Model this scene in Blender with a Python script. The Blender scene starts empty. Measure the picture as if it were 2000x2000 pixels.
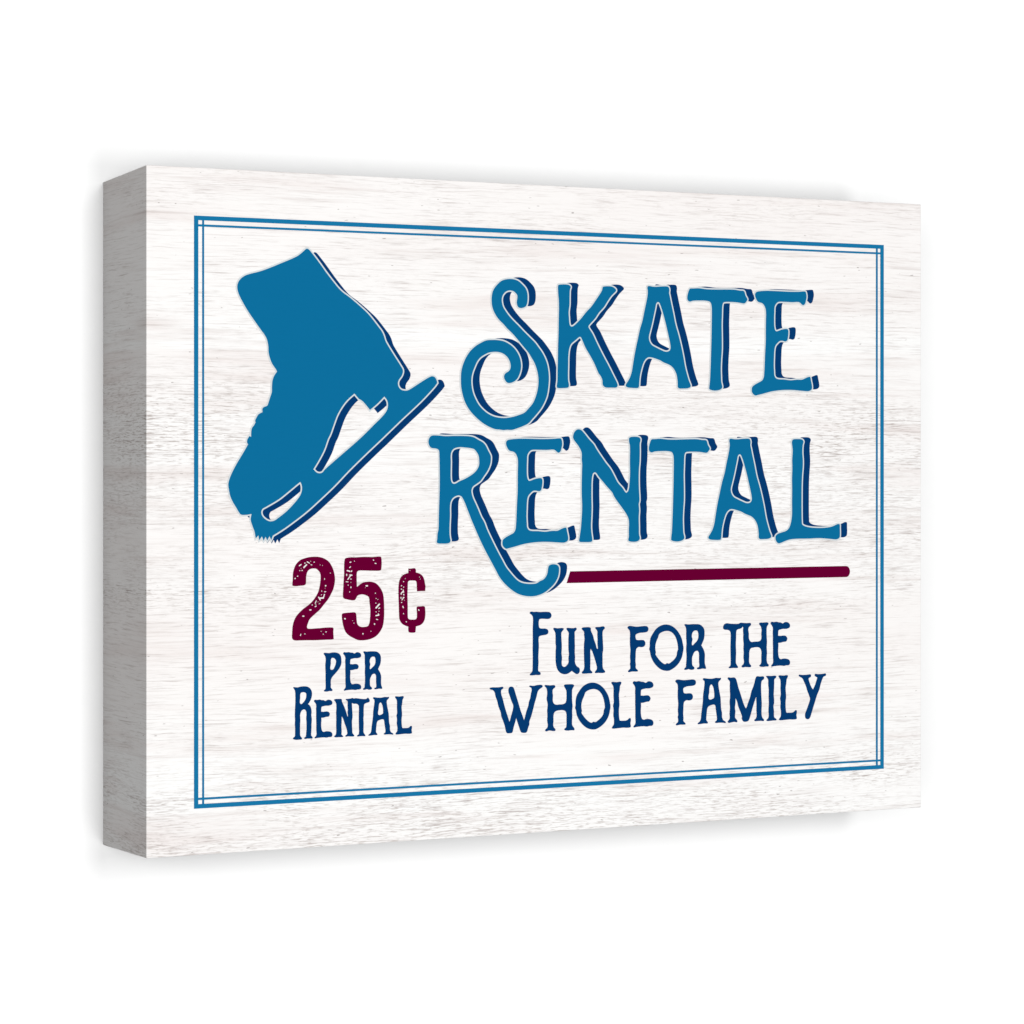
import bpy, math, random
from mathutils import Vector, Matrix
from mathutils.geometry import delaunay_2d_cdt

# ------------------------------------------------------------------ camera geometry
F = 5331.0                 # focal length, px of a 2000 px picture
CX, HZ = 1000.0, 912.0     # principal point / eye level
VPR = 11853.0              # vanishing point of the canvas' long edges
K = 0.6 / 1354.7           # metres per unit; the canvas is 0.6 m tall
th = math.atan2(F, VPR - CX)          # turn of the canvas away from the picture plane
cs, sn = math.cos(th), math.sin(th)
R_ = Vector((cs, -sn, 0)); FW = Vector((sn, cs, 0)); UP = Vector((0, 0, 1))
# front-left vertical edge stands at x = 0, y = 0; camera level is z = 0
e = ((286.0 - CX) * R_ + F * FW) * K
CAM = Vector((-e.x, -e.y, 0))

def inv(px, py, y=0.0):
    """point of the plane y = const seen at (px, py)"""
    d = (px - CX) / F * R_ + FW + (HZ - py) / F * UP
    t = (y - CAM.y) / d.y
    p = CAM + t * d
    return (p.x, p.z)

W = inv(1798.8, 900)[0]
ZT = inv(286, 322)[1]; ZB = inv(286, 1676.7)[1]
# depth of the stretcher: where the ray through x = 201.2 meets the plane x = 0
d0 = (201.2 - CX) / F * R_ + FW
t0 = -CAM.x / d0.x
DEP = CAM.y + t0 * d0.y
dist = t0
ZTB = (HZ - 355.9) / F * dist
ZBB = (HZ - 1650.3) / F * dist

# ------------------------------------------------------------------ scene basics
sc = bpy.context.scene
COL = sc.collection
w = bpy.data.worlds.new("World"); sc.world = w; w.use_nodes = True
bg = w.node_tree.nodes["Background"]
bg.inputs[0].default_value = (1, 1, 1, 1); bg.inputs[1].default_value = 0.05
sc.view_settings.view_transform = 'Standard'
try: sc.view_settings.look = 'None'
except Exception: pass
sc.view_settings.exposure = 0.0; sc.view_settings.gamma = 1.0
sc.view_settings.use_curve_mapping = False

cam = bpy.data.cameras.new("camera"); co = bpy.data.objects.new("camera", cam)
COL.objects.link(co); sc.camera = co
cam.sensor_width = 36; cam.lens = F / 2000 * 36
cam.shift_y = (HZ - 1000) / 2000
cam.clip_end = 100; cam.clip_start = 0.05
co.location = CAM
co.rotation_euler = (math.radians(90), 0, math.atan2(-FW.x, FW.y))

# ------------------------------------------------------------------ materials
def lin(c):
    c = c / 255.0
    return c / 12.92 if c <= 0.04045 else ((c + 0.055) / 1.055) ** 2.4
GAIN = 3.5                # light falling on the front of the canvas
def ink_col(r, g, b): return (lin(r) / GAIN, lin(g) / GAIN, lin(b) / GAIN, 1)

def base_mat(name, rough=1.0, spec=0.0):
    m = bpy.data.materials.new(name); m.use_nodes = True
    b = m.node_tree.nodes["Principled BSDF"]
    b.inputs["Roughness"].default_value = rough
    b.inputs["Specular IOR Level"].default_value = spec
    return m, m.node_tree, b

def ink(name, rgb, var=0.05):
    m, nt, b = base_mat(name)
    c = ink_col(*rgb)
    tc = nt.nodes.new("ShaderNodeTexCoord")
    mp = nt.nodes.new("ShaderNodeMapping"); mp.inputs["Scale"].default_value = (60, 60, 600)
    n = nt.nodes.new("ShaderNodeTexNoise"); n.inputs["Scale"].default_value = 1; n.inputs["Detail"].default_value = 3
    r = nt.nodes.new("ShaderNodeMapRange")
    r.inputs["To Min"].default_value = 1 - var; r.inputs["To Max"].default_value = 1 + var
    mx = nt.nodes.new("ShaderNodeVectorMath"); mx.operation = 'SCALE'; mx.inputs[0].default_value = c[:3]
    nt.links.new(tc.outputs["Object"], mp.inputs[0]); nt.links.new(mp.outputs[0], n.inputs["Vector"])
    nt.links.new(n.outputs[0], r.inputs[0]); nt.links.new(r.outputs[0], mx.inputs["Scale"])
    nt.links.new(mx.outputs[0], b.inputs["Base Color"])
    return m

M_BLUE = ink("teal_blue_ink", (13, 109, 156), .03)
M_LINE = ink("border_blue_ink", (24, 118, 166), .03)
M_NAVY = ink("navy_ink", (6, 57, 110), .05)
M_MAROON = ink("maroon_ink", (102, 0, 48), .05)
M_PALE = ink("pale_outline_ink", (214, 221, 223), .02)

def wood():
    m, nt, b = base_mat("whitewashed_wood_print")
    N, L = nt.nodes, nt.links
    tc = N.new("ShaderNodeTexCoord")
    sp = N.new("ShaderNodeSeparateXYZ"); L.new(tc.outputs["Object"], sp.inputs[0])
    def math_(op, a, b_=None, clamp=False):
        n = N.new("ShaderNodeMath"); n.operation = op; n.use_clamp = clamp
        for i, v in enumerate((a, b_)):
            if v is None: continue
            if isinstance(v, (int, float)): n.inputs[i].default_value = v
            else: L.new(v, n.inputs[i])
        return n.outputs[0]
    X = math_('ADD', sp.outputs[0], sp.outputs[1])     # the print wraps round the left edge as a mirror image
    Z = sp.outputs[2]
    def vec(x, z, ox=0.0, oz=0.0, sx=1.0, sz=1.0):
        c = N.new("ShaderNodeCombineXYZ")
        L.new(math_('ADD', math_('MULTIPLY', x, sx), ox), c.inputs[0])
        L.new(math_('ADD', math_('MULTIPLY', z, sz), oz), c.inputs[1])
        return c.outputs[0]
    def noise(v, detail=2, rough=.5, dist=0.0):
        n = N.new("ShaderNodeTexNoise"); n.inputs["Scale"].default_value = 1
        n.inputs["Detail"].default_value = detail; n.inputs["Roughness"].default_value = rough
        n.inputs["Distortion"].default_value = dist
        L.new(v, n.inputs["Vector"]); return n.outputs[0]
    def ramp(f, lo, hi, a=0.0, b_=1.0):
        n = N.new("ShaderNodeMapRange"); n.interpolation_type = 'SMOOTHSTEP'
        L.new(f, n.inputs[0]); n.inputs[1].default_value = lo; n.inputs[2].default_value = hi
        n.inputs[3].default_value = a; n.inputs[4].default_value = b_
        return n.outputs[0]
    # the grain drifts gently up and down along the board
    wob = noise(vec(X, Z, 3.1, 7.7, 4, 9), 2)
    wob2 = noise(vec(X, Z, 9.1, 2.7, 18, 40), 2)
    Zw = math_('ADD', Z, math_('ADD', math_('MULTIPLY', wob, .010), math_('MULTIPLY', wob2, .0025)))
    # height on the print, 0 bottom .. 1 top, with ragged band edges
    hh = math_('ADD', math_('MULTIPLY', math_('SUBTRACT', Z, ZB), 1.0 / (ZT - ZB)),
               math_('MULTIPLY', math_('SUBTRACT', noise(vec(X, Z, 2.2, 6.1, 2.5, 22), 4, .6), .5), .12))
    def bands(stops):
        n = N.new("ShaderNodeValToRGB"); L.new(hh, n.inputs[0]); e = n.color_ramp.elements
        e[0].position, e[0].color = stops[0][0], (stops[0][1],) * 3 + (1,)
        e[1].position, e[1].color = stops[-1][0], (stops[-1][1],) * 3 + (1,)
        for p, v in stops[1:-1]:
            q = e.new(p); q.color = (v,) * 3 + (1,)
        return n.outputs[0]
    wear = bands([(0, .75), (.07, .85), (.11, .35), (.20, .10), (.33, .15), (.36, .75), (.40, .45), (.44, .65), (.48, .35),
                  (.54, .55), (.58, 1.0), (.66, .75), (.70, .25), (.76, .15), (.90, .12), (.95, .35), (1, .30)])
    warm = bands([(0, .20), (.06, .10), (.12, .12), (.18, .55), (.24, .75), (.34, .80), (.38, .30), (.46, .60), (.52, .35),
                  (.57, .10), (.64, .30), (.68, .60), (.735, .65), (.745, .02), (.765, .10), (.79, .50), (.92, .80), (1, .95)])
    band = noise(vec(X, Zw, 11.3, 24.2, 3.0, 34), 4, .6)
    broad = noise(vec(X, Zw, 1.3, 4.2, 2.2, 12), 3, .55)
    mid = noise(vec(X, Zw, 5.3, 14.2, 8, 210), 5, .65)
    fine = noise(vec(X, Zw, 15.3, 3.2, 22, 620), 4, .65)
    patch = noise(vec(X, Zw, 31.3, 13.2, 4.5, 14), 4, .65)
    patch2 = noise(vec(X, Zw, 41.3, 63.2, 7, 26), 4, .65)
    dash = noise(vec(X, Zw, 51.3, 8.2, 95, 820), 3, .6, .1)
    dash2 = noise(vec(X, Zw, 71.3, 88.2, 26, 640), 4, .6, .1)
    dash3 = noise(vec(X, Zw, 21.3, 38.2, 130, 420), 1, .5)
    def mixc(f, a, c):
        n = N.new("ShaderNodeMix"); n.data_type = 'RGBA'; n.clamp_factor = True
        if isinstance(f, float): n.inputs[0].default_value = f
        else: L.new(f, n.inputs[0])
        for i, v in ((6, a), (7, c)):
            if isinstance(v, tuple): n.inputs[i].default_value = v
            else: L.new(v, n.inputs[i])
        return n.outputs[2]
    tone = math_('ADD', math_('MULTIPLY', warm, .75), math_('MULTIPLY', ramp(broad, .35, .65), .35), True)
    c = mixc(tone, ink_col(255, 255, 254), ink_col(250, 246, 244))
    c = mixc(math_('MULTIPLY', ramp(band, .50, .74), .8), c, ink_col(240, 232, 229))
    k = math_('MULTIPLY', ramp(mid, .50, .70), ramp(band, .36, .62, .35, 1.0))
    c = mixc(math_('MULTIPLY', k, .50), c, ink_col(218, 209, 205))
    k = math_('MULTIPLY', ramp(fine, .52, .70), ramp(patch, .38, .60, .35, 1.0))
    c = mixc(math_('MULTIPLY', k, .75), c, ink_col(196, 187, 183))
    # chips and dashes where the paint has worn through, in clusters
    wp = math_('MULTIPLY', ramp(patch, .36, .60), wear)
    k = math_('MULTIPLY', ramp(dash, .50, .64), wp)
    c = mixc(math_('MULTIPLY', k, .72), c, ink_col(172, 160, 153))
    k = math_('MULTIPLY', ramp(dash2, .54, .66), math_('ADD', math_('MULTIPLY', wear, .8), .15))
    k = math_('MULTIPLY', k, ramp(patch2, .40, .62))
    c = mixc(math_('MULTIPLY', k, .75), c, ink_col(158, 144, 139))
    k = ramp(dash3, .745, .79)
    c = mixc(math_('MULTIPLY', k, .65), c, ink_col(140, 132, 128))
    L.new(c, b.inputs["Base Color"])
    return m
M_WOOD = wood()

def wall_mat():
    m, nt, b = base_mat("white_wall_paint")
    N, L = nt.nodes, nt.links
    tc = N.new("ShaderNodeTexCoord")
    n = N.new("ShaderNodeTexNoise"); n.inputs["Scale"].default_value = 60; n.inputs["Detail"].default_value = 3
    r = N.new("ShaderNodeMix"); r.data_type = 'RGBA'
    r.inputs[6].default_value = (.300, .300, .300, 1); r.inputs[7].default_value = (.306, .306, .306, 1)
    L.new(tc.outputs["Object"], n.inputs["Vector"]); L.new(n.outputs[0], r.inputs[0])
    L.new(r.outputs[2], b.inputs["Base Color"])
    return m
M_WALL = wall_mat()

# ------------------------------------------------------------------ helpers
def mesh_obj(name, verts, faces, mat, parent=None):
    me = bpy.data.meshes.new(name); me.from_pydata(verts, [], faces); me.update()
    me.materials.append(mat)
    o = bpy.data.objects.new(name, me); COL.objects.link(o)
    if parent: o.parent = parent
    return o

def parse(s):
    """'@x0,y0,scale px,py px,py! ...' -> list of (x, y, sharp) in picture px"""
    out = []; ox = oy = 0.0; k = 1.0
    for tok in s.split():
        if tok[0] == '@':
            ox, oy, k = [float(v) for v in tok[1:].split(',')]
            continue
        sharp = tok.endswith('!')
        x, y = tok.rstrip('!').split(',')
        out.append((ox + float(x) / k, oy + float(y) / k, sharp))
    return out

def smooth(pts, n=4):
    """closed centripetal Catmull-Rom; sharp points stay corners"""
    N = len(pts); res = []
    for i in range(N):
        p0, p1, p2, p3 = [Vector(pts[(i + j) % N][:2]) for j in (-1, 0, 1, 2)]
        if pts[i][2]: p0 = p1 - (p2 - p1) * .5
        if pts[(i + 1) % N][2]: p3 = p2 + (p2 - p1) * .5
        a = max((p1 - p0).length, 1e-4) ** .5; b = max((p2 - p1).length, 1e-4) ** .5; c = max((p3 - p2).length, 1e-4) ** .5
        m1 = (p2 - p1) + b * ((p1 - p0) / a - (p2 - p0) / (a + b))
        m2 = (p2 - p1) + b * ((p3 - p2) / c - (p3 - p1) / (b + c))
        for s in range(n):
            t = s / n
            res.append(p1 * (2*t**3 - 3*t**2 + 1) + m1 * (t**3 - 2*t**2 + t) + p2 * (-2*t**3 + 3*t**2) + m2 * (t**3 - t**2))
    return res

def area(l): return .5 * sum(l[i - 1].x * l[i].y - l[i].x * l[i - 1].y for i in range(len(l)))
def orient(l, pos):
    return l if (area(l) > 0) == pos else l[::-1]
def offset(l, d):
    """move every vertex d to the right of a CCW loop (outwards)"""
    N = len(l); out = []
    for i in range(N):
        a, p, c = l[i - 1], l[i], l[(i + 1) % N]
        u = (p - a); v = (c - p)
        if u.length < 1e-6 or v.length < 1e-6: continue
        u.normalize(); v.normalize()
        n1 = Vector((u.y, -u.x)); n2 = Vector((v.y, -v.x))
        m = n1 + n2
        if m.length < 1e-3: m = n1
        m.normalize()
        s = d / max(m.dot(n1), .55)
        out.append(p + m * s)
    return out

def wind(l, x, y):
    wn = 0
    for i in range(len(l)):
        x0, y0 = l[i - 1]; x1, y1 = l[i]
        if y0 <= y:
            if y1 > y and (x1 - x0) * (y - y0) - (x - x0) * (y1 - y0) > 0: wn += 1
        elif y1 <= y and (x1 - x0) * (y - y0) - (x - x0) * (y1 - y0) < 0: wn -= 1
    return wn

def fill(name, add, sub, y, mat, parent):
    """flat inked area: nonzero winding of the loops in add, minus every loop in sub (mm units)"""
    V = []; E = []
    for l in add + sub:
        b0 = len(V); V += [Vector(p) for p in l]
        E += [(b0 + i, b0 + (i + 1) % len(l)) for i in range(len(l))]
    v, _, f, *_r = delaunay_2d_cdt(V, E, [], 0, 1e-4)
    A = [[(p.x, p.y) for p in l] for l in add]; S = [[(p.x, p.y) for p in l] for l in sub]
    faces = []
    for t in f:
        cx = sum(v[i].x for i in t) / 3; cy = sum(v[i].y for i in t) / 3
        if sum(wind(l, cx, cy) for l in A) == 0: continue
        if any(wind(l, cx, cy) != 0 for l in S): continue
        # face the viewer (-Y)
        a, b_, c = [v[i] for i in t]
        ccw = (b_.x - a.x) * (c.y - a.y) - (b_.y - a.y) * (c.x - a.x) > 0
        faces.append(tuple(t) if ccw else tuple(t)[::-1])
    used = sorted({i for t in faces for i in t}); mp = {i: k for k, i in enumerate(used)}
    return mesh_obj(name, [(v[i].x / 1000, y, v[i].y / 1000) for i in used],
                    [tuple(mp[i] for i in t) for t in faces], mat, parent)

def plane(l):        # picture px -> mm on the canvas front
    out = []
    for p in l:
        u, z = inv(p[0], p[1]); out.append(Vector((u * 1000, z * 1000)))
    return out

# ------------------------------------------------------------------ the canvas
root = bpy.data.objects.new("canvas_print", None); COL.objects.link(root)
root["label"] = "stretched canvas sign printed SKATE RENTAL with a blue ice skate on whitewashed wood grain"
root["category"] = "canvas print"

NX = 1
vs = [(0, 0, ZT), (W, 0, ZT), (W, 0, ZB), (0, 0, ZB),
      (0, DEP, ZTB), (W, DEP, ZTB), (W, DEP, ZBB), (0, DEP, ZBB)]
fs = [(0, 3, 2, 1), (0, 4, 7, 3), (1, 2, 6, 5), (0, 1, 5, 4), (3, 7, 6, 2), (4, 5, 6, 7)]
body = mesh_obj("wrapped_canvas", vs, fs, M_WOOD, root)
bv = body.modifiers.new("edge", 'BEVEL'); bv.width = .0006; bv.segments = 2

# ------------------------------------------------------------------ drawn shapes (traced outlines)
SK = "@420,460,6.44 "
skate_outer = (SK + "1155,165 1180,178 1220,225 1300,330 1400,470 1500,600 1545,655 1600,710 1700,785 1850,915 1932,995 "
  "@620,640,6.9 828,0 865,50 893,110 915,180 945,235 1000,325 1060,420 1120,515 1148,565 1150,600 1133,650 1095,705 1083,745 1092,795 1125,835 1170,848 1215,845 1260,822 1340,770 1430,712 1510,665 1545,655 1580,668 1603,705 1613,745! 1580,790 1500,880 1400,985 1280,1100 1140,1230 990,1375 840,1520 650,1700 414,1932 "
  "@420,840,6.44 1500,700 1300,890 1150,1025 980,1157 850,1250 725,1328! 705,1383! 683,1335! 655,1388! 634,1342! 610,1390! 588,1337! 555,1385! 543,1325! 510,1363! 503,1320 493,1270 465,1195 447,1130 450,1090 458,1055! 400,1065 325,1063 300,1035 262,970 225,910 190,830 172,745 165,680 180,615 215,530 270,425 330,325 380,240 413,180! "
  "@420,640,6.44 400,1440 408,1400 433,1362! 452,1375! 453,1320 462,1265 490,1225 508,1192! 503,1170 520,1130 545,1090 596,1062! 594,1020 610,1000 655,980 668,950 690,880 712,810 714,740 722,660 745,600 778,552! 765,525 715,450 685,370 672,310 668,230 650,145 625,95 565,12 "
  + SK + "480,1050 400,930 330,805 293,725 278,655 285,600 320,545 375,505 430,485 560,452 700,402 850,340 970,290 1040,255 1100,208 1140,172")
skate_h1 = ("@620,640,6.9 497,888! 555,958! 600,985 660,1050 706,1108! 800,1030 900,928! 935,975 948,1020 945,1080 925,1130 870,1200 760,1310 620,1450 500,1560 350,1690 200,1820 90,1920 "
  "@420,840,6.44 1355,528 1320,543 1280,535 1235,493! 1300,385 1370,250 1420,110 @620,640,6.9 170,1440 220,1300 265,1180 330,1065 400,975")
skate_h2 = "@420,840,6.44 1070,652! 1088,690 1092,750 1070,820 1000,915 900,1020 800,1100 740,1140 685,1147 630,1120 590,1075 580,1030 595,992 640,965 800,870 920,775 1010,700"

a = "@880,530,8.05 "; b = "@880,650,8.05 "; d = "@1200,540,8.05 "; e_ = "@1380,540,8.05 "; f_ = "@830,840,8.05 "; g = "@900,960,8.05 "
h = "@1250,840,8.05 "; m_ = "@970,830,8.05 "; l_ = "@1420,840,7.4308 "
G = {}
G['S'] = [a + "920,120 990,125 1060,150 1130,210 1180,270 1205,340 1210,430 1200,510 1180,550 1145,570 1100,577 1065,565 1045,530 1038,485 1048,410 1045,375 1020,340 985,312 930,300 880,312 840,345 815,385 803,440 808,500 825,560 860,620 910,690 980,770 1060,850 1150,945 1240,1035 1320,1115 1370,1180 1440,1280 1490,1380 1520,1470 1540,1590 1545,1690 "
  + b + "1543,770 1530,900 1510,1000 1470,1100 1420,1190 1350,1280 1280,1360 1220,1425 1130,1470 1050,1500 960,1527 890,1525 830,1530 770,1522 700,1515 600,1475 500,1415 400,1330 300,1220 230,1100 190,980 165,850 160,750 165,620 190,510 240,390 310,285 390,210 480,155 560,120 650,112 740,115 840,135 940,190 1010,255 1060,330 1095,420 1108,520 1098,600 1070,680 1035,735 990,770 930,790 890,785 855,745 838,695 845,660 870,630 910,605 935,570 943,530 935,470 915,420 880,370 820,325 750,303 680,300 600,312 530,345 470,385 420,445 380,530 340,640 325,740 330,840 350,940 385,1030 440,1130 500,1200 570,1260 640,1300 710,1325 830,1340 960,1325 1080,1290 1160,1255 1220,1195 1290,1110 1335,1010 1365,900 1380,780 1375,680 1355,580 1320,480 1270,390 1220,310 1150,225 1080,140 1010,55 "
  + a + "960,966 890,900 830,830 760,760 710,690 670,610 650,540 643,470 645,400 660,320 690,260 740,200 790,155 850,130"]
G['K'] = ["@1070,540,8.05 160,140 175,130 320,130 345,145 358,165 345,210 340,330 338,450 325,560 330,650 338,740 350,775 375,788 400,778 450,735 530,650 600,560 680,475 750,375 820,270 850,215 862,165 880,157 980,155 1020,165 1065,200 1070,225 1040,260 1000,300 940,385 880,480 800,570 740,660 640,775 637,795 700,900 770,1050 860,1230 950,1400 1020,1540 1095,1700 1092,1725 1075,1745 1000,1748 910,1745 880,1730 860,1700 855,1630 825,1560 800,1530 760,1440 720,1350 660,1240 590,1120 530,980 515,955 500,950 480,960 440,995 365,1060 345,1100 330,1160 320,1260 318,1400 315,1520 318,1640 330,1700 325,1735 310,1748 240,1755 150,1752 138,1735 140,1700 148,1640 150,1500 155,1300 158,1100 165,900 168,700 172,520 170,380 160,260"]
G['A'] = [d + "515,180 522,155 545,150 600,160 660,162 720,158 830,158 850,170 862,210 858,260 870,320 890,420 920,560 960,760 1000,900 1040,1060 1080,1250 1110,1420 1140,1540 1170,1640 1190,1690 1198,1715 1190,1740 1150,1758 1080,1762 1010,1758 993,1735 993,1690 985,1600 970,1530 930,1450 880,1400 830,1375 770,1350 720,1320 640,1290 580,1273 530,1272 495,1295 460,1345 430,1430 400,1560 390,1650 385,1720 375,1748 340,1755 270,1752 200,1742 175,1720 180,1695 215,1640 245,1580 270,1500 290,1380 320,1200 360,1010 400,830 440,690 470,540 500,400 518,300 522,230",
  d + "680,403 655,430 645,480 620,600 590,740 560,860 543,930 540,970 555,1030 590,1080 650,1115 720,1150 790,1180 830,1182 865,1165 880,1130 878,1080 855,960 830,850 800,720 765,590 745,520 720,450 700,410"]
G['T'] = [d + "1190,190 1240,188 1320,185 1440,200 1540,205 1700,205 " + e_ + "290,205 440,208 520,222 580,228 595,245 610,300 640,360 630,385 600,420 580,425 540,418 480,408 400,402 290,402 265,410 250,440 243,500 240,600 235,750 238,950 238,1150 228,1300 222,1450 225,1560 230,1660 245,1730 240,1755 210,1780 140,1795 70,1785 42,1770 40,1740 50,1650 60,1450 68,1200 75,950 78,750 80,600 78,480 68,430 50,400 20,388 "
  + d + "1420,380 1330,378 1255,380 1220,385 1190,395 1160,385 1145,360 1143,320 1155,260 1175,205"]
G['E'] = [e_ + "790,240 850,230 950,225 1100,230 1300,240 1450,240 1550,238 1562,260 1570,320 1562,370 1545,430 1520,452 1500,445 1470,415 1440,402 1350,405 1240,400 1130,400 1100,420 1070,470 1063,560 1060,700 1065,800 1080,850 1095,862 1180,835 1260,825 1280,840 1283,920 1275,970 1265,1005 1240,1022 1190,1012 1150,1015 1110,1050 1080,1090 1065,1150 1058,1280 1055,1400 1060,1500 1065,1560 1090,1600 1130,1615 1220,1620 1320,1632 1420,1622 1500,1622 1550,1600 1600,1580 1625,1580 1640,1640 1655,1720 1655,1760 1640,1785 1600,1803 1500,1798 1350,1785 1210,1785 1100,1795 1000,1812 900,1840 800,1865 765,1872 740,1858 712,1820 708,1780 715,1740 750,1705 820,1665 870,1635 895,1590 905,1500 912,1350 918,1200 928,1000 928,850 930,700 932,580 925,510 900,450 870,420 810,400 780,360 762,310 760,280 770,255"]
G['R'] = [f_ + "115,85 200,85 320,95 450,92 580,92 700,98 770,115 840,155 910,195 950,240 990,320 1030,400 1035,430 1028,520 1005,590 975,650 920,730 870,800 810,845 750,890 730,940 730,980 750,1060 790,1150 830,1240 880,1360 930,1450 "
  + g + "410,600 490,770 580,950 650,1080 710,1190 780,1280 840,1350 900,1405 960,1435 1040,1450 1130,1452 1190,1442 1240,1410 1300,1380 1340,1330 1360,1280 1370,1210 1385,1165 1430,1145 1480,1145 1520,1160 1540,1190 1543,1240 1530,1330 1500,1400 1460,1460 1400,1520 1340,1570 1270,1610 1180,1640 1090,1648 980,1635 880,1600 790,1540 700,1460 610,1350 540,1220 470,1090 400,960 330,820 270,690 215,560 160,430 110,300 50,150 10,80 "
  + f_ + "555,1035 530,1027 490,1035 440,1065 405,1120 392,1200 392,1350 385,1500 385,1640 393,1700 400,1740 385,1770 350,1783 270,1785 200,1780 183,1760 190,1720 195,1630 210,1560 215,1350 222,1150 228,950 230,750 228,550 225,420 220,330 205,305 170,290 110,283 80,265 58,220 52,180 60,140 85,100",
  f_ + "560,268 500,275 450,295 415,340 403,400 405,500 403,620 403,740 410,800 430,835 455,845 490,835 540,805 620,770 700,725 780,665 830,600 850,540 850,470 840,400 810,345 770,300 720,285 640,275"]
G['N'] = ["@1110,830,8.05 130,75 165,68 200,80 240,120 320,220 400,310 440,380 520,500 590,600 660,690 720,800 775,905 850,990 905,1065 930,1050 950,1000 960,900 968,760 965,560 968,400 965,320 952,260 955,205 980,190 1060,185 1110,195 1130,215 1132,245 1122,290 1122,420 1118,580 1108,700 1105,850 1108,1000 1115,1120 1115,1200 1105,1240 1112,1340 1105,1450 1108,1600 1110,1720 1122,1780 1110,1810 1080,1830 1020,1838 950,1825 940,1805 948,1760 948,1650 952,1560 945,1480 915,1410 870,1340 820,1270 760,1190 710,1110 690,1065 620,985 540,890 470,805 440,760 418,745 390,758 375,800 365,880 362,1000 362,1150 365,1300 360,1450 355,1600 362,1700 375,1800 368,1830 340,1840 260,1842 180,1838 168,1825 175,1760 195,1620 208,1450 215,1280 208,1100 208,900 212,720 215,620 208,540 208,450 195,400 150,320 90,240 72,200 75,160 95,110"]
G['L'] = [l_ + "945,150 960,135 1020,130 1080,135 1100,150 1108,170 1098,210 1092,270 1092,350 1098,430 1098,520 1088,650 1082,780 1080,950 1080,1150 1083,1320 1090,1370 1130,1395 1200,1412 1320,1420 1440,1415 1520,1400 1570,1378 1610,1362 1632,1370 1635,1420 1635,1540 1625,1565 1590,1585 1480,1578 1340,1568 1180,1575 1000,1578 900,1590 830,1615 760,1643 735,1640 710,1610 700,1570 705,1535 735,1505 800,1482 860,1460 900,1415 925,1340 940,1230 940,1050 942,850 940,700 945,560 943,430 950,300 945,240 938,180"]

s_ = "@560,1255,9.66 "; v_ = "@660,1255,9.66 "; x_ = "@1010,1175,9.66 "; y_ = "@1200,1175,9.66 "; t_ = "@1380,1175,9.66 "
z_ = "@940,1280,9.66 "; w_ = "@1100,1280,9.66 "; aa = "@1300,1270,9.66 "; ab = "@1440,1270,9.66 "; p_ = "@560,1075,9.66 "; q_ = "@660,1075,9.66 "
G['2'] = [p_ + "105,655 112,540 115,440 135,350 175,260 250,185 330,150 430,125 540,118 620,125 700,150 790,210 850,300 890,410 908,530 905,600 880,720 840,810 780,920 700,1020 620,1120 520,1210 430,1300 400,1370 380,1440 390,1470 430,1478 560,1470 640,1465 700,1458 860,1455 878,1465 877,1540 885,1670! 860,1680 740,1685 530,1695 380,1695 250,1698 150,1698 120,1685 100,1655 100,1560 110,1430 135,1330 180,1240 240,1170 320,1095 420,1020 490,950 560,850 600,760 625,640 638,520 628,430 590,375 550,345 480,342 420,365 385,410 365,500 358,630 335,655 240,668 150,675 110,665"]
G['5'] = [p_ + "1090,180 1105,150 1200,130 1300,130 1450,122 1620,125 1770,118 1783,140 1782,350 1770,375 1600,383 1480,380 1350,385 1325,410 1318,520 1322,690! 1370,650 1440,605 1520,590 1600,592 1680,620 1750,690 1810,800 1830,930 1837,1100 1835,1250 1810,1430 1760,1530 1680,1620 1550,1680 1420,1697 1340,1690 1260,1655 1180,1610 1110,1540 1070,1440 1050,1350 1037,1240 1045,1195 1100,1180 1200,1172 1280,1168 1305,1190 1315,1280 1325,1370 1350,1415 1390,1440 1460,1443 1530,1425 1555,1380 1570,1270 1575,1130 1560,980 1545,880 1490,845 1430,830 1370,838 1335,855 1285,935 1240,943 1140,925 1070,900 1058,850 1065,720 1070,600 1080,450 1080,330"]
G['c'] = [q_ + "1328,342! 1380,342 1440,335 1460,345 1468,370 1468,415! 1520,430 1580,465 1620,530 1640,620 1650,680 1643,765! 1570,768 1490,773! 1485,680 1480,600 1465,575 1400,568 1345,572 1322,590 1315,700 1310,850 1315,1050 1315,1200 1322,1280 1345,1300 1400,1306 1465,1298 1485,1270 1488,1180 1483,1080 1495,1060 1560,1055 1610,1050 1638,1065 1645,1120 1648,1200 1635,1300 1600,1370 1550,1410 1470,1435! 1465,1490 1458,1540 1440,1550 1340,1545 1328,1525 1325,1440! 1260,1415 1200,1375 1160,1300 1150,1180 1145,1000 1140,850 1140,700 1155,580 1190,500 1250,450 1325,425!"]
G['bar'] = [g + "1718,1255! @1500,1050,9.66 1465,535! 1500,545 1530,580 1543,640 1530,700 1500,735 1465,745! " + g + "1662,1440!"]
SPK2 = "235,290,270,265,9 340,240,342,240,12 385,215,425,242,10 320,320,370,270,14 455,270,475,275,8 515,220,515,220,12 450,205,450,205,7 245,380,245,385,9 288,378,288,378,12 268,340,268,340,6 205,485,200,487,10 155,530,158,528,12 625,272,630,272,5 670,280,675,284,5 822,428,822,428,8 712,530,712,548,7 733,665,733,668,14 722,715,722,715,6 657,765,660,770,9 710,780,735,778,8 710,830,690,895,11 600,885,630,935,12 630,900,690,895,14 655,835,650,842,7 555,950,535,1000,9 545,1015,548,1015,9 588,970,588,970,6 625,1000,605,1010,7 555,1048,532,1062,8 478,1028,480,1028,10 435,1125,455,1122,12 300,1240,320,1240,12 255,1605,265,1580,9 335,1575,345,1578,8 648,1527,648,1527,8 740,1538,740,1538,12 685,1580,688,1580,9"
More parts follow.
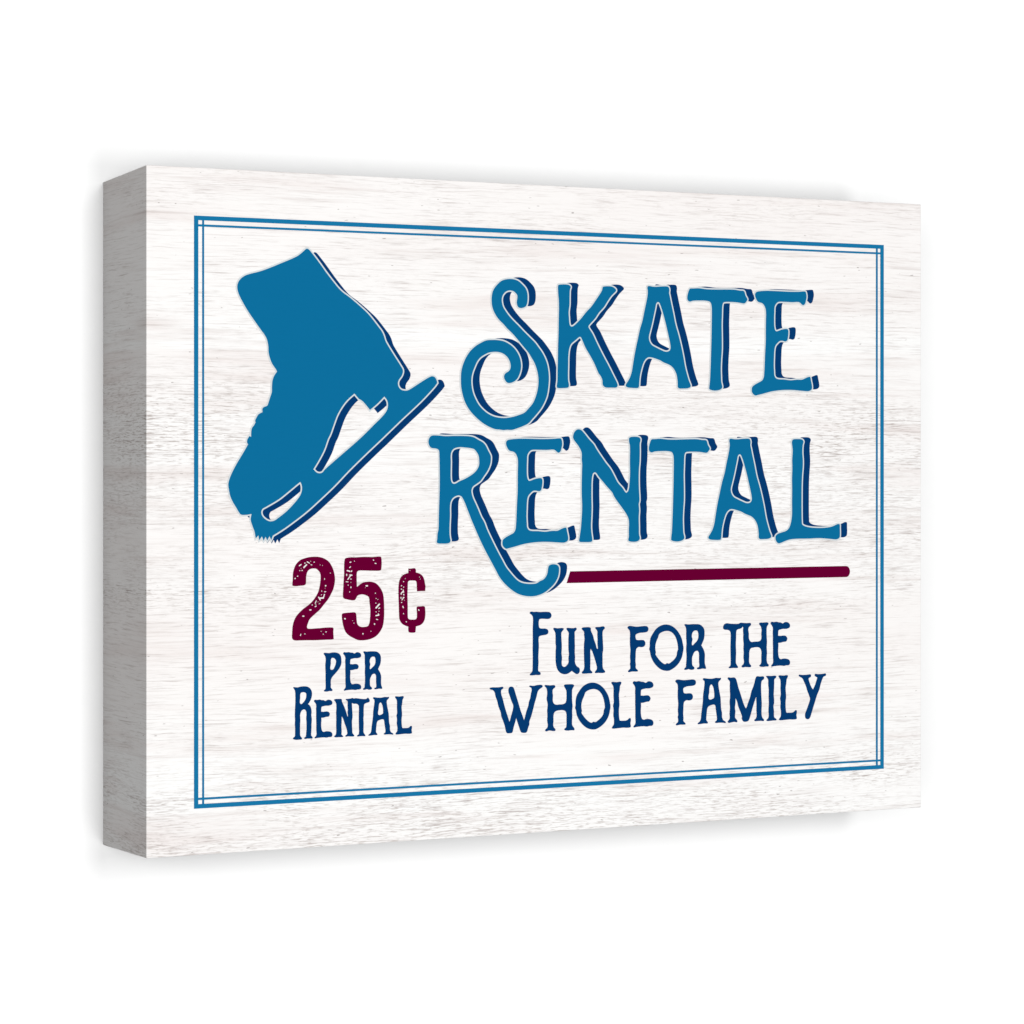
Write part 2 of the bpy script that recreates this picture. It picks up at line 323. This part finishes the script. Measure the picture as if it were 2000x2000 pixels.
SPK5 = "1190,225,1210,218,9 1275,203,1275,203,9 1635,183,1635,183,12 1665,240,1685,248,9 1200,310,1185,325,10 1140,380,1185,395,13 1225,385,1215,398,10 1130,450,1132,475,10 1190,465,1225,468,13 1195,485,1150,545,11 1205,540,1215,540,9 1120,590,1155,595,8 1208,602,1208,602,7 1155,655,1160,655,9 1210,690,1208,705,9 1185,783,1188,783,9 1495,668,1520,668,13 1480,705,1480,705,6 1670,805,1670,808,10 1685,905,1685,905,9 1718,922,1718,925,7 1680,995,1680,995,10 1745,1015,1685,1085,14 1735,1095,1750,1085,10 1738,1145,1738,1148,7 1685,1160,1685,1160,10 1680,1230,1735,1220,11 1725,1195,1740,1215,8 1690,1300,1715,1306,8 1655,1388,1655,1388,15 1588,1525,1588,1525,8 1435,1573,1437,1573,13 1093,1287,1100,1290,14 1243,1325,1243,1325,6 1268,1372,1268,1372,9"
SPKC = "1358,378,1358,378,7 1537,503,1537,503,9 1552,542,1552,542,6 1268,530,1268,530,7 1235,588,1238,590,9 1193,670,1198,665,10 1238,690,1238,695,9 1195,728,1198,732,10 1228,745,1238,790,9 1225,775,1190,810,12 1190,825,1192,830,9 1240,830,1242,840,11 1188,885,1190,905,9 1225,885,1248,885,7 1235,895,1205,935,9 1252,938,1252,940,6 1195,983,1205,980,8 1222,1055,1230,1080,12 1235,1190,1237,1195,10 1520,1120,1528,1130,10 1285,1343,1290,1348,9"
G['sP'] = [s_ + "695,215 700,195 740,193 800,198 850,187 920,187 970,200 1005,230 1022,270 1030,340 1025,410 1000,470 960,530 900,600 850,660 830,720 832,800 830,850 862,890 855,912 800,915 760,925 700,918 698,905 725,880 732,830 730,700 730,560 725,420 733,320 720,250",
  s_ + "862,288 840,300 830,340 830,400 820,470 825,505 850,515 880,500 905,450 925,390 928,340 905,305 885,292"]
G['sE'] = [s_ + "1085,180 1120,185 1165,178 1205,188 1240,190 1275,205 1310,185 1345,182 1385,200 1403,235 1395,270 1370,285 1330,295 1280,295 1235,305 1205,315 1197,350 1195,405! 1240,408 1290,402 1330,410 1355,445 1350,475 1330,500 1290,505 1235,520 1197,522! 1200,560 1195,640 1200,720 1215,770 1240,785 1290,775 1345,778 1385,795 1403,830 1395,870 1370,885 1340,885 1300,895 1240,890 1170,895 1110,903 1080,908 1075,890 1100,860 1108,830 1105,750 1105,620 1102,500 1103,420 1100,350 1103,280 1085,240 1065,215 1065,195"]
G['sR'] = [s_ + "1440,175 1460,165 1500,170 1570,165 1650,165 1700,172 1745,205 1770,250 1775,320 1765,400 1740,460 1722,500! 1740,530 1765,580 1780,640 1778,720 1780,790 1795,840 1800,865 1790,873 1740,870 1690,880 1655,878 1650,858 1680,845 1688,820 1683,760 1683,660 1680,620 1660,590 1635,590 1605,610 1585,650 1570,690 1568,750 1575,820 1605,850 1605,875 1590,885 1550,890 1510,880 1470,890 1440,888 1440,870 1465,845 1468,800 1475,720 1475,640 1470,560 1475,470 1470,380 1470,290 1465,220",
  s_ + "1625,265 1590,280 1568,320 1565,370 1575,400 1565,460 1567,495 1580,500 1610,470 1650,430 1670,380 1670,310 1655,272"]
G['cR'] = [s_ + "118,845 140,840 200,845 260,830 330,825 390,832 440,865 470,920 475,980 462,1050 430,1120 400,1160! 430,1185 455,1230 467,1300 462,1370 470,1430 470,1490 465,1530 465,1600 462,1680 460,1750 485,1785 483,1808 440,1812 390,1812 335,1818 330,1795 355,1775 362,1740 370,1650 372,1580 370,1500 365,1430 370,1350 365,1300 340,1265 315,1262 285,1280 262,1320 250,1380 255,1450 250,1560 250,1680 255,1760 285,1800 283,1825 230,1832 170,1835 120,1820 118,1800 150,1770 155,1700 155,1600 150,1540 155,1460 150,1380 155,1250 160,1120 160,980 150,900",
  s_ + "300,937 265,950 252,990 252,1050 245,1100 250,1145 275,1160 300,1140 335,1100 360,1050 367,990 360,955 335,940"]
G['NT'] = [s_ + "890,1080 915,1065 980,1062 1030,1065 1040,1085 1040,1110 1080,1200 1110,1280 1140,1380 1150,1400! 1153,1370 1145,1330 1150,1270 1145,1180 1148,1120 1140,1100 1115,1085 1112,1068 1150,1060 1200,1055 1240,1045 1270,1055 1290,1048 1360,1055 1450,1065 1500,1060 1530,1038 1550,1060 1565,1090 1555,1120 1500,1140 1465,1160 1455,1190 1450,1270 1450,1380 1445,1440 1450,1520 1447,1610 1450,1700 1480,1745 1480,1765 1430,1765 1380,1768 1330,1772 1325,1755 1355,1730 1362,1690 1360,1600 1357,1450 1357,1350 1360,1250 1355,1190 1335,1165 1300,1155 1260,1155 1228,1140! 1230,1200 1235,1290 1240,1400 1230,1470 1230,1560 1235,1650 1240,1710 1272,1750 1268,1768 1200,1772 1150,1770 1110,1775 1105,1755 1135,1730 1140,1700 1125,1620 1095,1540 1070,1460 1045,1405 1035,1400! 1035,1480 1030,1580 1035,1680 1033,1735 1062,1765 1058,1780 980,1785 910,1787 892,1770 920,1740 932,1690 930,1560 932,1440 930,1320 935,1230 928,1140 910,1110"]
G['sA'] = [v_ + "658,1045 670,1032 740,1038 820,1038 880,1025 940,1028 958,1022 962,1045 935,1075 920,1100 925,1180 940,1260 955,1340 960,1430 965,1510 980,1580 980,1640 1000,1690 1040,1715 1042,1735 990,1732 930,1732 870,1735 862,1720 890,1695 895,1660 885,1590 875,1520 865,1460 845,1447 800,1455 755,1475 735,1505 725,1570 718,1650 718,1690 742,1725 740,1742 680,1745 610,1755 572,1755 575,1740 610,1710 625,1670 635,1580 650,1470 660,1380 663,1300 680,1180 685,1080 665,1060",
  v_ + "802,1130 780,1150 768,1200 765,1260 755,1310 758,1355 775,1368 810,1360 845,1340 850,1300 845,1230 830,1165"]
G['sL'] = [v_ + "1075,1030 1085,1015 1160,1018 1225,1010 1240,1020 1235,1045 1218,1080 1212,1140 1200,1210 1205,1300 1208,1370 1200,1430 1200,1520 1208,1590 1215,1610 1250,1612 1320,1608 1345,1595 1370,1572 1392,1575 1395,1610 1388,1650 1395,1700 1385,1715 1320,1722 1270,1720 1190,1728 1100,1735 1083,1725 1095,1700 1115,1670 1118,1590 1108,1530 1112,1440 1103,1380 1115,1330 1110,1230 1112,1130 1105,1080"]
G['cF'] = [x_ + "235,220 245,195 275,187 310,193 360,190 430,197 500,193 570,193 620,205 645,245 642,285 620,315 580,328 510,325 450,325 420,335 407,370 405,420 410,470 425,500 470,508 530,508 570,525 587,555 580,600 545,625 480,635 430,648 407,670 403,740 408,820 402,960 398,1050 402,1150 395,1250 400,1310 435,1335 442,1365 430,1382 350,1385 290,1392 240,1388 238,1370 275,1330 287,1290 290,1200 292,1050 290,900 292,750 292,620 292,480 298,380 290,280 265,245"]
G['sU'] = [x_ + "680,515 690,495 760,503 860,498 878,515 865,540 835,580 832,640 835,720 840,800 840,900 835,980 845,1060 838,1160 850,1210 885,1232 920,1215 960,1165 968,1130 965,1060 975,1000 965,900 965,780 965,680 970,590 955,560 930,525 935,498 1000,498 1060,500 1105,490 1122,510 1115,535 1085,570 1085,640 1085,750 1088,850 1085,960 1092,1050 1088,1130 1100,1180 1130,1225 1165,1245 1180,1280 1175,1330 1150,1362 1120,1368 1085,1350 1030,1308! 980,1345 930,1368 880,1370 820,1350 770,1300 740,1230 725,1130 723,1020 725,920 730,860 722,780 722,660 715,580"]
G['sN'] = [x_ + "1215,515 1225,493 1290,483 1370,485 1390,505 1388,540 1430,640 1450,720 1480,800 1500,880 1517,897! 1520,870 1513,800 1515,720 1510,620 1512,560 1490,525 1468,495 1490,480 1550,478 1620,465 1648,480 1650,510 1625,535 1610,580 1612,680 1618,800 1622,900 1610,980 1610,1080 1610,1180 1618,1260 1658,1315 1655,1335 1600,1348 1530,1345 1470,1347 1465,1325 1495,1285 1503,1250 1490,1180 1465,1090 1440,1010 1410,930 1385,893! 1378,920 1380,1020 1380,1120 1378,1220 1382,1290 1415,1325 1410,1350 1340,1355 1270,1360 1225,1355 1218,1335 1250,1290 1265,1230 1262,1130 1258,980 1258,820 1268,700 1260,620 1260,570"]
G['sF'] = [y_ + "243,495 260,465 300,458 350,465 420,472 500,465 590,460 625,475 640,510 630,555 600,575 540,585 480,590 420,610 398,630 398,680 410,715 440,725 510,722 555,730 580,770 578,815 550,850 500,860 460,855 415,885 403,930 398,1050 395,1130 402,1190 400,1250 440,1295 438,1315 400,1320 330,1320 270,1332 252,1320 265,1295 295,1265 297,1220 290,1170 298,1140 292,1040 300,920 290,800 290,680 292,590 280,540"]
G['sO'] = [y_ + "985,432 1040,442 1100,470 1170,530 1220,600 1265,690 1290,800 1302,880 1290,960 1270,1050 1220,1150 1150,1230 1070,1285 1020,1305 930,1300 860,1270 790,1210 730,1130 685,1030 668,940 655,900 663,850 665,760 685,670 730,590 780,520 840,470 920,436",
  y_ + "985,553 930,562 870,590 840,620 820,680 790,750 770,840 772,910 780,960 772,990 800,1040 850,1105 910,1160 955,1180 990,1160 1025,1168 1070,1140 1130,1085 1170,1020 1180,950 1197,900 1192,820 1170,720 1135,640 1080,580 1030,558"]
G['TH'] = [t_ + "310,480 325,435 370,408 440,415 520,420 600,418 640,397 700,402 760,405 825,403 838,430 825,455 795,485 785,530 795,600 795,680 810,730 840,760 900,755 980,750 1015,730 1032,690 1030,600 1035,530 1020,470 988,420 995,400 1060,395 1150,393 1168,415 1155,440 1135,480 1130,560 1132,660 1138,760 1132,860 1138,960 1132,1060 1135,1130 1150,1170 1170,1190 1165,1222 1120,1225 1060,1232 1000,1222 992,1205 1020,1175 1030,1130 1030,1040 1032,940 1015,890 985,865 930,860 880,868 835,880 808,930 802,1040 800,1130 810,1170 840,1210 830,1235 780,1238 730,1235 680,1243 658,1230 665,1205 695,1175 703,1130 693,1060 698,960 692,880 697,800 688,700 690,620 685,540 688,485 675,475 665,495 620,515 575,530 560,560 555,680 550,820 555,960 550,1100 555,1170 590,1230 585,1250 500,1252 420,1255 415,1240 445,1210 452,1150 450,1000 448,850 452,700 450,590 435,555 400,535 340,530 312,510"]
G['sW'] = [z_ + "152,620 190,605 260,603 340,600 400,592 415,605 405,630 375,655 375,730 400,810 430,930 470,1070 500,1160 530,1255! 545,1200 570,1110 598,1000 600,940 570,870 540,780 510,690 512,630 530,598 565,588 600,600 620,640 650,740 690,870 740,1040 780,1150 803,1220! 815,1190 850,1050 885,950 895,880 920,810 935,720 950,640 935,610 905,590 910,570 980,575 1050,560 1130,555 1157,575 1150,600 1100,635 1065,680 1040,780 1005,900 975,1020 940,1150 905,1250 905,1300 880,1370 860,1440 835,1460 790,1462 755,1455 735,1425 710,1350 680,1260 655,1180! 640,1250 610,1350 595,1420 580,1460 530,1470 485,1468 465,1440 440,1330 410,1240 375,1150 365,1080 320,960 300,870 265,770 250,700 215,655 175,645"]
G['sH'] = [z_ + "1192,580 1200,560 1240,560 1300,565 1380,562 1395,590 1380,615 1350,640 1342,690 1350,760 1347,860 1370,910 1410,930 1470,925 1540,920 1585,895 1603,840 1605,740 1600,660 1558,575 1570,553 1640,545 1730,548 1750,570 1735,600 1715,640 1710,720 1712,860 1720,950 1712,1050 1715,1150 1710,1230 1715,1320 1755,1380 1750,1412 1700,1412 1640,1420 1575,1412 1562,1390 1595,1360 1605,1310 1605,1210 1603,1100 1585,1055 1540,1035 1480,1035 1410,1050 1375,1080 1360,1140 1360,1240 1355,1310 1365,1355 1398,1395 1390,1425 1330,1425 1280,1418 1220,1435 1200,1415 1215,1390 1245,1360 1252,1310 1240,1230 1245,1130 1240,1050 1250,920 1230,820 1240,740 1235,640 1220,610"]
G['sM'] = [aa + "1167,535 1180,512 1230,517 1295,513 1325,540 1345,600 1370,700 1410,820 1450,950 1490,1060 1515,1098! 1535,1050 1550,1000 1590,890 1615,780 1650,690 1675,610 1690,540 1720,490 1780,495 1840,492 1857,510 1850,545 1815,575 1802,620 1800,740 1805,880 1812,1000 1808,1120 1810,1220 1825,1275 1855,1310 1848,1335 1800,1332 1740,1335 1680,1337 1670,1315 1700,1285 1715,1240 1710,1140 1712,1030 1708,940 1708,872! 1680,950 1640,1080 1610,1190 1580,1290 1560,1330 1520,1348 1465,1345 1440,1305 1432,1280 1440,1255 1400,1140 1365,1050 1350,980 1317,900! 1315,1000 1305,1080 1315,1160 1308,1270 1350,1325 1345,1358 1290,1352 1240,1362 1185,1370 1168,1345 1195,1310 1208,1270 1203,1200 1212,1080 1205,980 1215,860 1210,760 1208,660 1210,600 1195,570"]
G['sI'] = [ab + "540,490 560,483 640,485 720,480 735,495 725,520 698,545 695,620 690,740 685,840 693,930 690,1010 680,1050 690,1150 690,1240 700,1270 738,1300 730,1322 680,1325 620,1333 560,1335 545,1320 580,1280 590,1230 585,1130 592,1000 588,880 590,740 580,640 580,560 560,520"]
G['sY'] = [ab + "1157,485 1165,460 1220,465 1300,462 1380,455 1390,475 1380,505 1345,530 1355,590 1380,660 1410,720 1428,738! 1440,710 1470,640 1490,570 1505,515 1480,500 1458,480 1465,447 1520,450 1600,445 1665,438 1672,455 1665,480 1625,500 1600,550 1570,640 1545,740 1500,850 1470,950 1430,1080 1400,1180 1370,1270 1345,1298 1310,1300 1285,1280 1275,1240 1280,1190 1310,1110 1345,1010 1370,920 1355,860 1320,770 1290,670 1250,580 1225,530 1185,505"]

def loops(key, n=4):
    out = []
    for i, s in enumerate(G[key] if isinstance(key, str) else key):
        out.append(orient(plane(smooth(parse(s), n)), i == 0))
    return out

def fit(ls, src, dst):
    """same letter set elsewhere: scale and slide so that left/right/top/bottom marks meet"""
    S = plane(parse(src)); D = plane(parse(dst))
    kx = (D[1].x - D[0].x) / (S[1].x - S[0].x); ky = (D[3].y - D[2].y) / (S[3].y - S[2].y)
    return [[Vector((D[0].x + (p.x - S[0].x) * kx, D[2].y + (p.y - S[2].y) * ky)) for p in l] for l in ls]

Y_SH, Y_OL, Y_IN = -.00012, -.00024, -.00036
def shift_mm(px, py, dx, dy):
    p = plane([(px, py), (px + dx, py + dy)]); return p[1] - p[0]

def raised(name, ls, sh, parent=root, wd=1.3):
    o = fill(name, ls, [], Y_IN, M_BLUE, parent)
    ol = [offset(l, wd) for l in ls]
    fill("outline", ol, [], Y_OL, M_PALE, o)
    fill("drop_shadow", [[p + sh for p in l] for l in ls], [], Y_SH, M_NAVY, o)
    return o

sk = [orient(plane(smooth(parse(s), 4)), i == 0) for i, s in enumerate((skate_outer, skate_h1, skate_h2))]
raised("ice_skate_picture", sk, shift_mm(700, 800, 15.3, 6.4))

SH = shift_mm(1000, 600, 16.1, -3.5)
A2s = d + "175,1720 1198,1715 545,150 1080,1762"; A2d = h + "1072,1690 " + l_ + "640,1550 " + h + "1420,135 " + l_ + "560,1582"
T2s = d + "1143,320 " + e_ + "640,360 " + d + "1190,190 " + e_ + "140,1795"; T2d = h + "137,300 1095,300 185,145 590,1752"
E2s = e_ + "708,1780 1655,1740 1050,228 765,1872"; E2d = m_ + "88,1850 1122,1770 600,217 " + g + "705,900"
for key, s1, d1 in (('S', 0, 0), ('K', 0, 0), ('A', 0, 0), ('T', 0, 0), ('E', 0, 0),
                    ('R', 0, 0), ('E', E2s, E2d), ('N', 0, 0), ('T', T2s, T2d), ('A', A2s, A2d), ('L', 0, 0)):
    ls = loops(key)
    if s1: ls = fit(ls, s1, d1)
    raised("large_letter", ls, SH)

sE = s_ + "1065,205 1403,235 1165,178 1080,908"
sR = s_ + "1440,180 1800,865 1570,165 1550,890"
sO = y_ + "655,900 1302,880 985,432 1010,1306"
sL = v_ + "1073,1030 1396,1610 1225,1010 1100,1735"
sF = y_ + "243,495 640,510 300,458 270,1332"
sA = v_ + "572,1755 1042,1735 958,1022 600,1757"
small = [('sP',), ('sE',), ('sR',),
  ('cR',), ('sE', sE, s_ + "515,1110 860,1130 605,1075 535,1808"), ('NT',), ('sA',), ('sL',),
  ('cF',), ('sU',), ('sN',),
  ('sF',), ('sO',), ('sR', sR, y_ + "1317,440 1727,1245 1450,425 1430,1288"),
  ('TH',), ('sE', sE, t_ + "1207,400 1573,445 1320,378 1232,1227"),
  ('sW',), ('sH',), ('sO', sO, w_ + "222,995 890,965 570,513 590,1398"), ('sL', sL, w_ + "903,520 1275,1200 1085,495 930,1382"), ('sE', sE, w_ + "1312,520 1700,555 1420,485 1335,1360"),
  ('sF', sF, aa + "180,580 570,605 220,552 200,1418"), ('sA', sA, aa + "602,1390 1132,1350 1025,517 620,1397"), ('sM',), ('sI',), ('sL', sL, ab + "772,490 1122,1145 945,468 795,1322"), ('sY',)]
for it in small:
    ls = loops(it[0], 3)
    if len(it) > 1: ls = fit(ls, it[1], it[2])
    fill("joined_letters" if it[0] in ('NT', 'TH') else "small_letter", ls, [], Y_IN, M_NAVY, root)

def specks(s, pre):
    ox, oy, k = [float(v) for v in pre.strip()[1:].split(',')]
    rnd = random.Random(5); out = []
    for tok in s.split():
        x1, y1, x2, y2, r = [float(v) for v in tok.split(',')]
        ang = math.atan2(y2 - y1, x2 - x1); L = []
        for i in range(12):
            t = ang + (i + .5) / 12 * 2 * math.pi
            bx, by = (x2, y2) if math.cos(t - ang) > 0 else (x1, y1)
            rr = r * rnd.uniform(.8, 1.2)
            L.append((ox + (bx + rr * math.cos(t)) / k, oy + (by + rr * math.sin(t)) / k))
        out.append(plane(L))
    return out
for key, name, sp, pre in (('2', "price_digit", SPK2, p_), ('5', "price_digit", SPK5, p_), ('c', "cent_sign", SPKC, q_)):
    fill(name, loops(key), specks(sp, pre), Y_IN, M_MAROON, root)
fill("underline_bar", loops('bar'), [], Y_IN, M_MAROON, root)

# border: a thick rule with a thin rule inside it, crossing at the corners
def U(px): return inv(px, 900)[0] * 1000
def Zl(py): return inv(378.7, py)[1] * 1000
u0, u1, u2, u3 = U(378.7), U(387.1), U(394.6), U(398.5)
r0, r1, r2, r3 = U(1725.8), U(1719.1), U(1714.1), U(1710.5)
t0_, b0_ = Zl(420.9), Zl(1579.7)
th_, gp, tn = Zl(420.9) - Zl(429.6), Zl(429.6) - Zl(437.6), Zl(437.4) - Zl(441.7)
def rect(x0, z0, x1, z1, pos=True):
    return orient([Vector((x0, z0)), Vector((x1, z0)), Vector((x1, z1)), Vector((x0, z1))], pos)
outer = [rect(u0, b0_, r0, t0_), rect(u1, b0_ + th_, r1, t0_ - th_, False)]
zt1 = t0_ - th_ - gp; zt2 = zt1 - tn; zb1 = b0_ + th_ + gp; zb2 = zb1 + tn
eps = .3
outer += [rect(u1 - eps, zt2, r1 + eps, zt1), rect(u1 - eps, zb1, r1 + eps, zb2),
          rect(u2, b0_ + th_ - eps, u3, t0_ - th_ + eps), rect(r3, b0_ + th_ - eps, r2, t0_ - th_ + eps)]
fill("border_rule", outer, [], Y_IN, M_LINE, root)

# ------------------------------------------------------------------ wall
WY = DEP + .0008
wl = mesh_obj("wall", [(-8, WY, -5), (8, WY, -5), (8, WY, 5), (-8, WY, 5)], [(0, 1, 2, 3)], M_WALL)
wl["kind"] = "structure"; wl["label"] = "plain bright white wall behind the canvas"; wl["category"] = "wall"

# ------------------------------------------------------------------ lamps
def lamp(name, loc, tgt, sx, sy, power):
    l = bpy.data.lights.new(name, 'AREA'); l.shape = 'RECTANGLE'; l.size = sx; l.size_y = sy; l.energy = power
    o = bpy.data.objects.new(name, l); COL.objects.link(o); o.location = loc
    o.rotation_euler = (Vector(tgt) - Vector(loc)).to_track_quat('-Z', 'Y').to_euler()
    return o
MID = (W / 2, 0, (ZT + ZB) / 2)
lamp("added_light_high", (1.12, -10, 2.15), (1.12, 0, 0), 2.1, 2.7, 1040)  # unseen front light, placed high to cast the soft shadow below the canvas
lamp("added_light_low", (1.12, -10, -1.9), (1.12, 0, 0), 2.1, 2.5, 860)  # added unseen light from below, throws the soft shadow above the top edge
lamp("added_light_side", (W / 2 - 4.6, -10, .2), MID, 7.4, 5.2, 2620)  # extra unseen light from the left, added to carry the wall shadow rightward
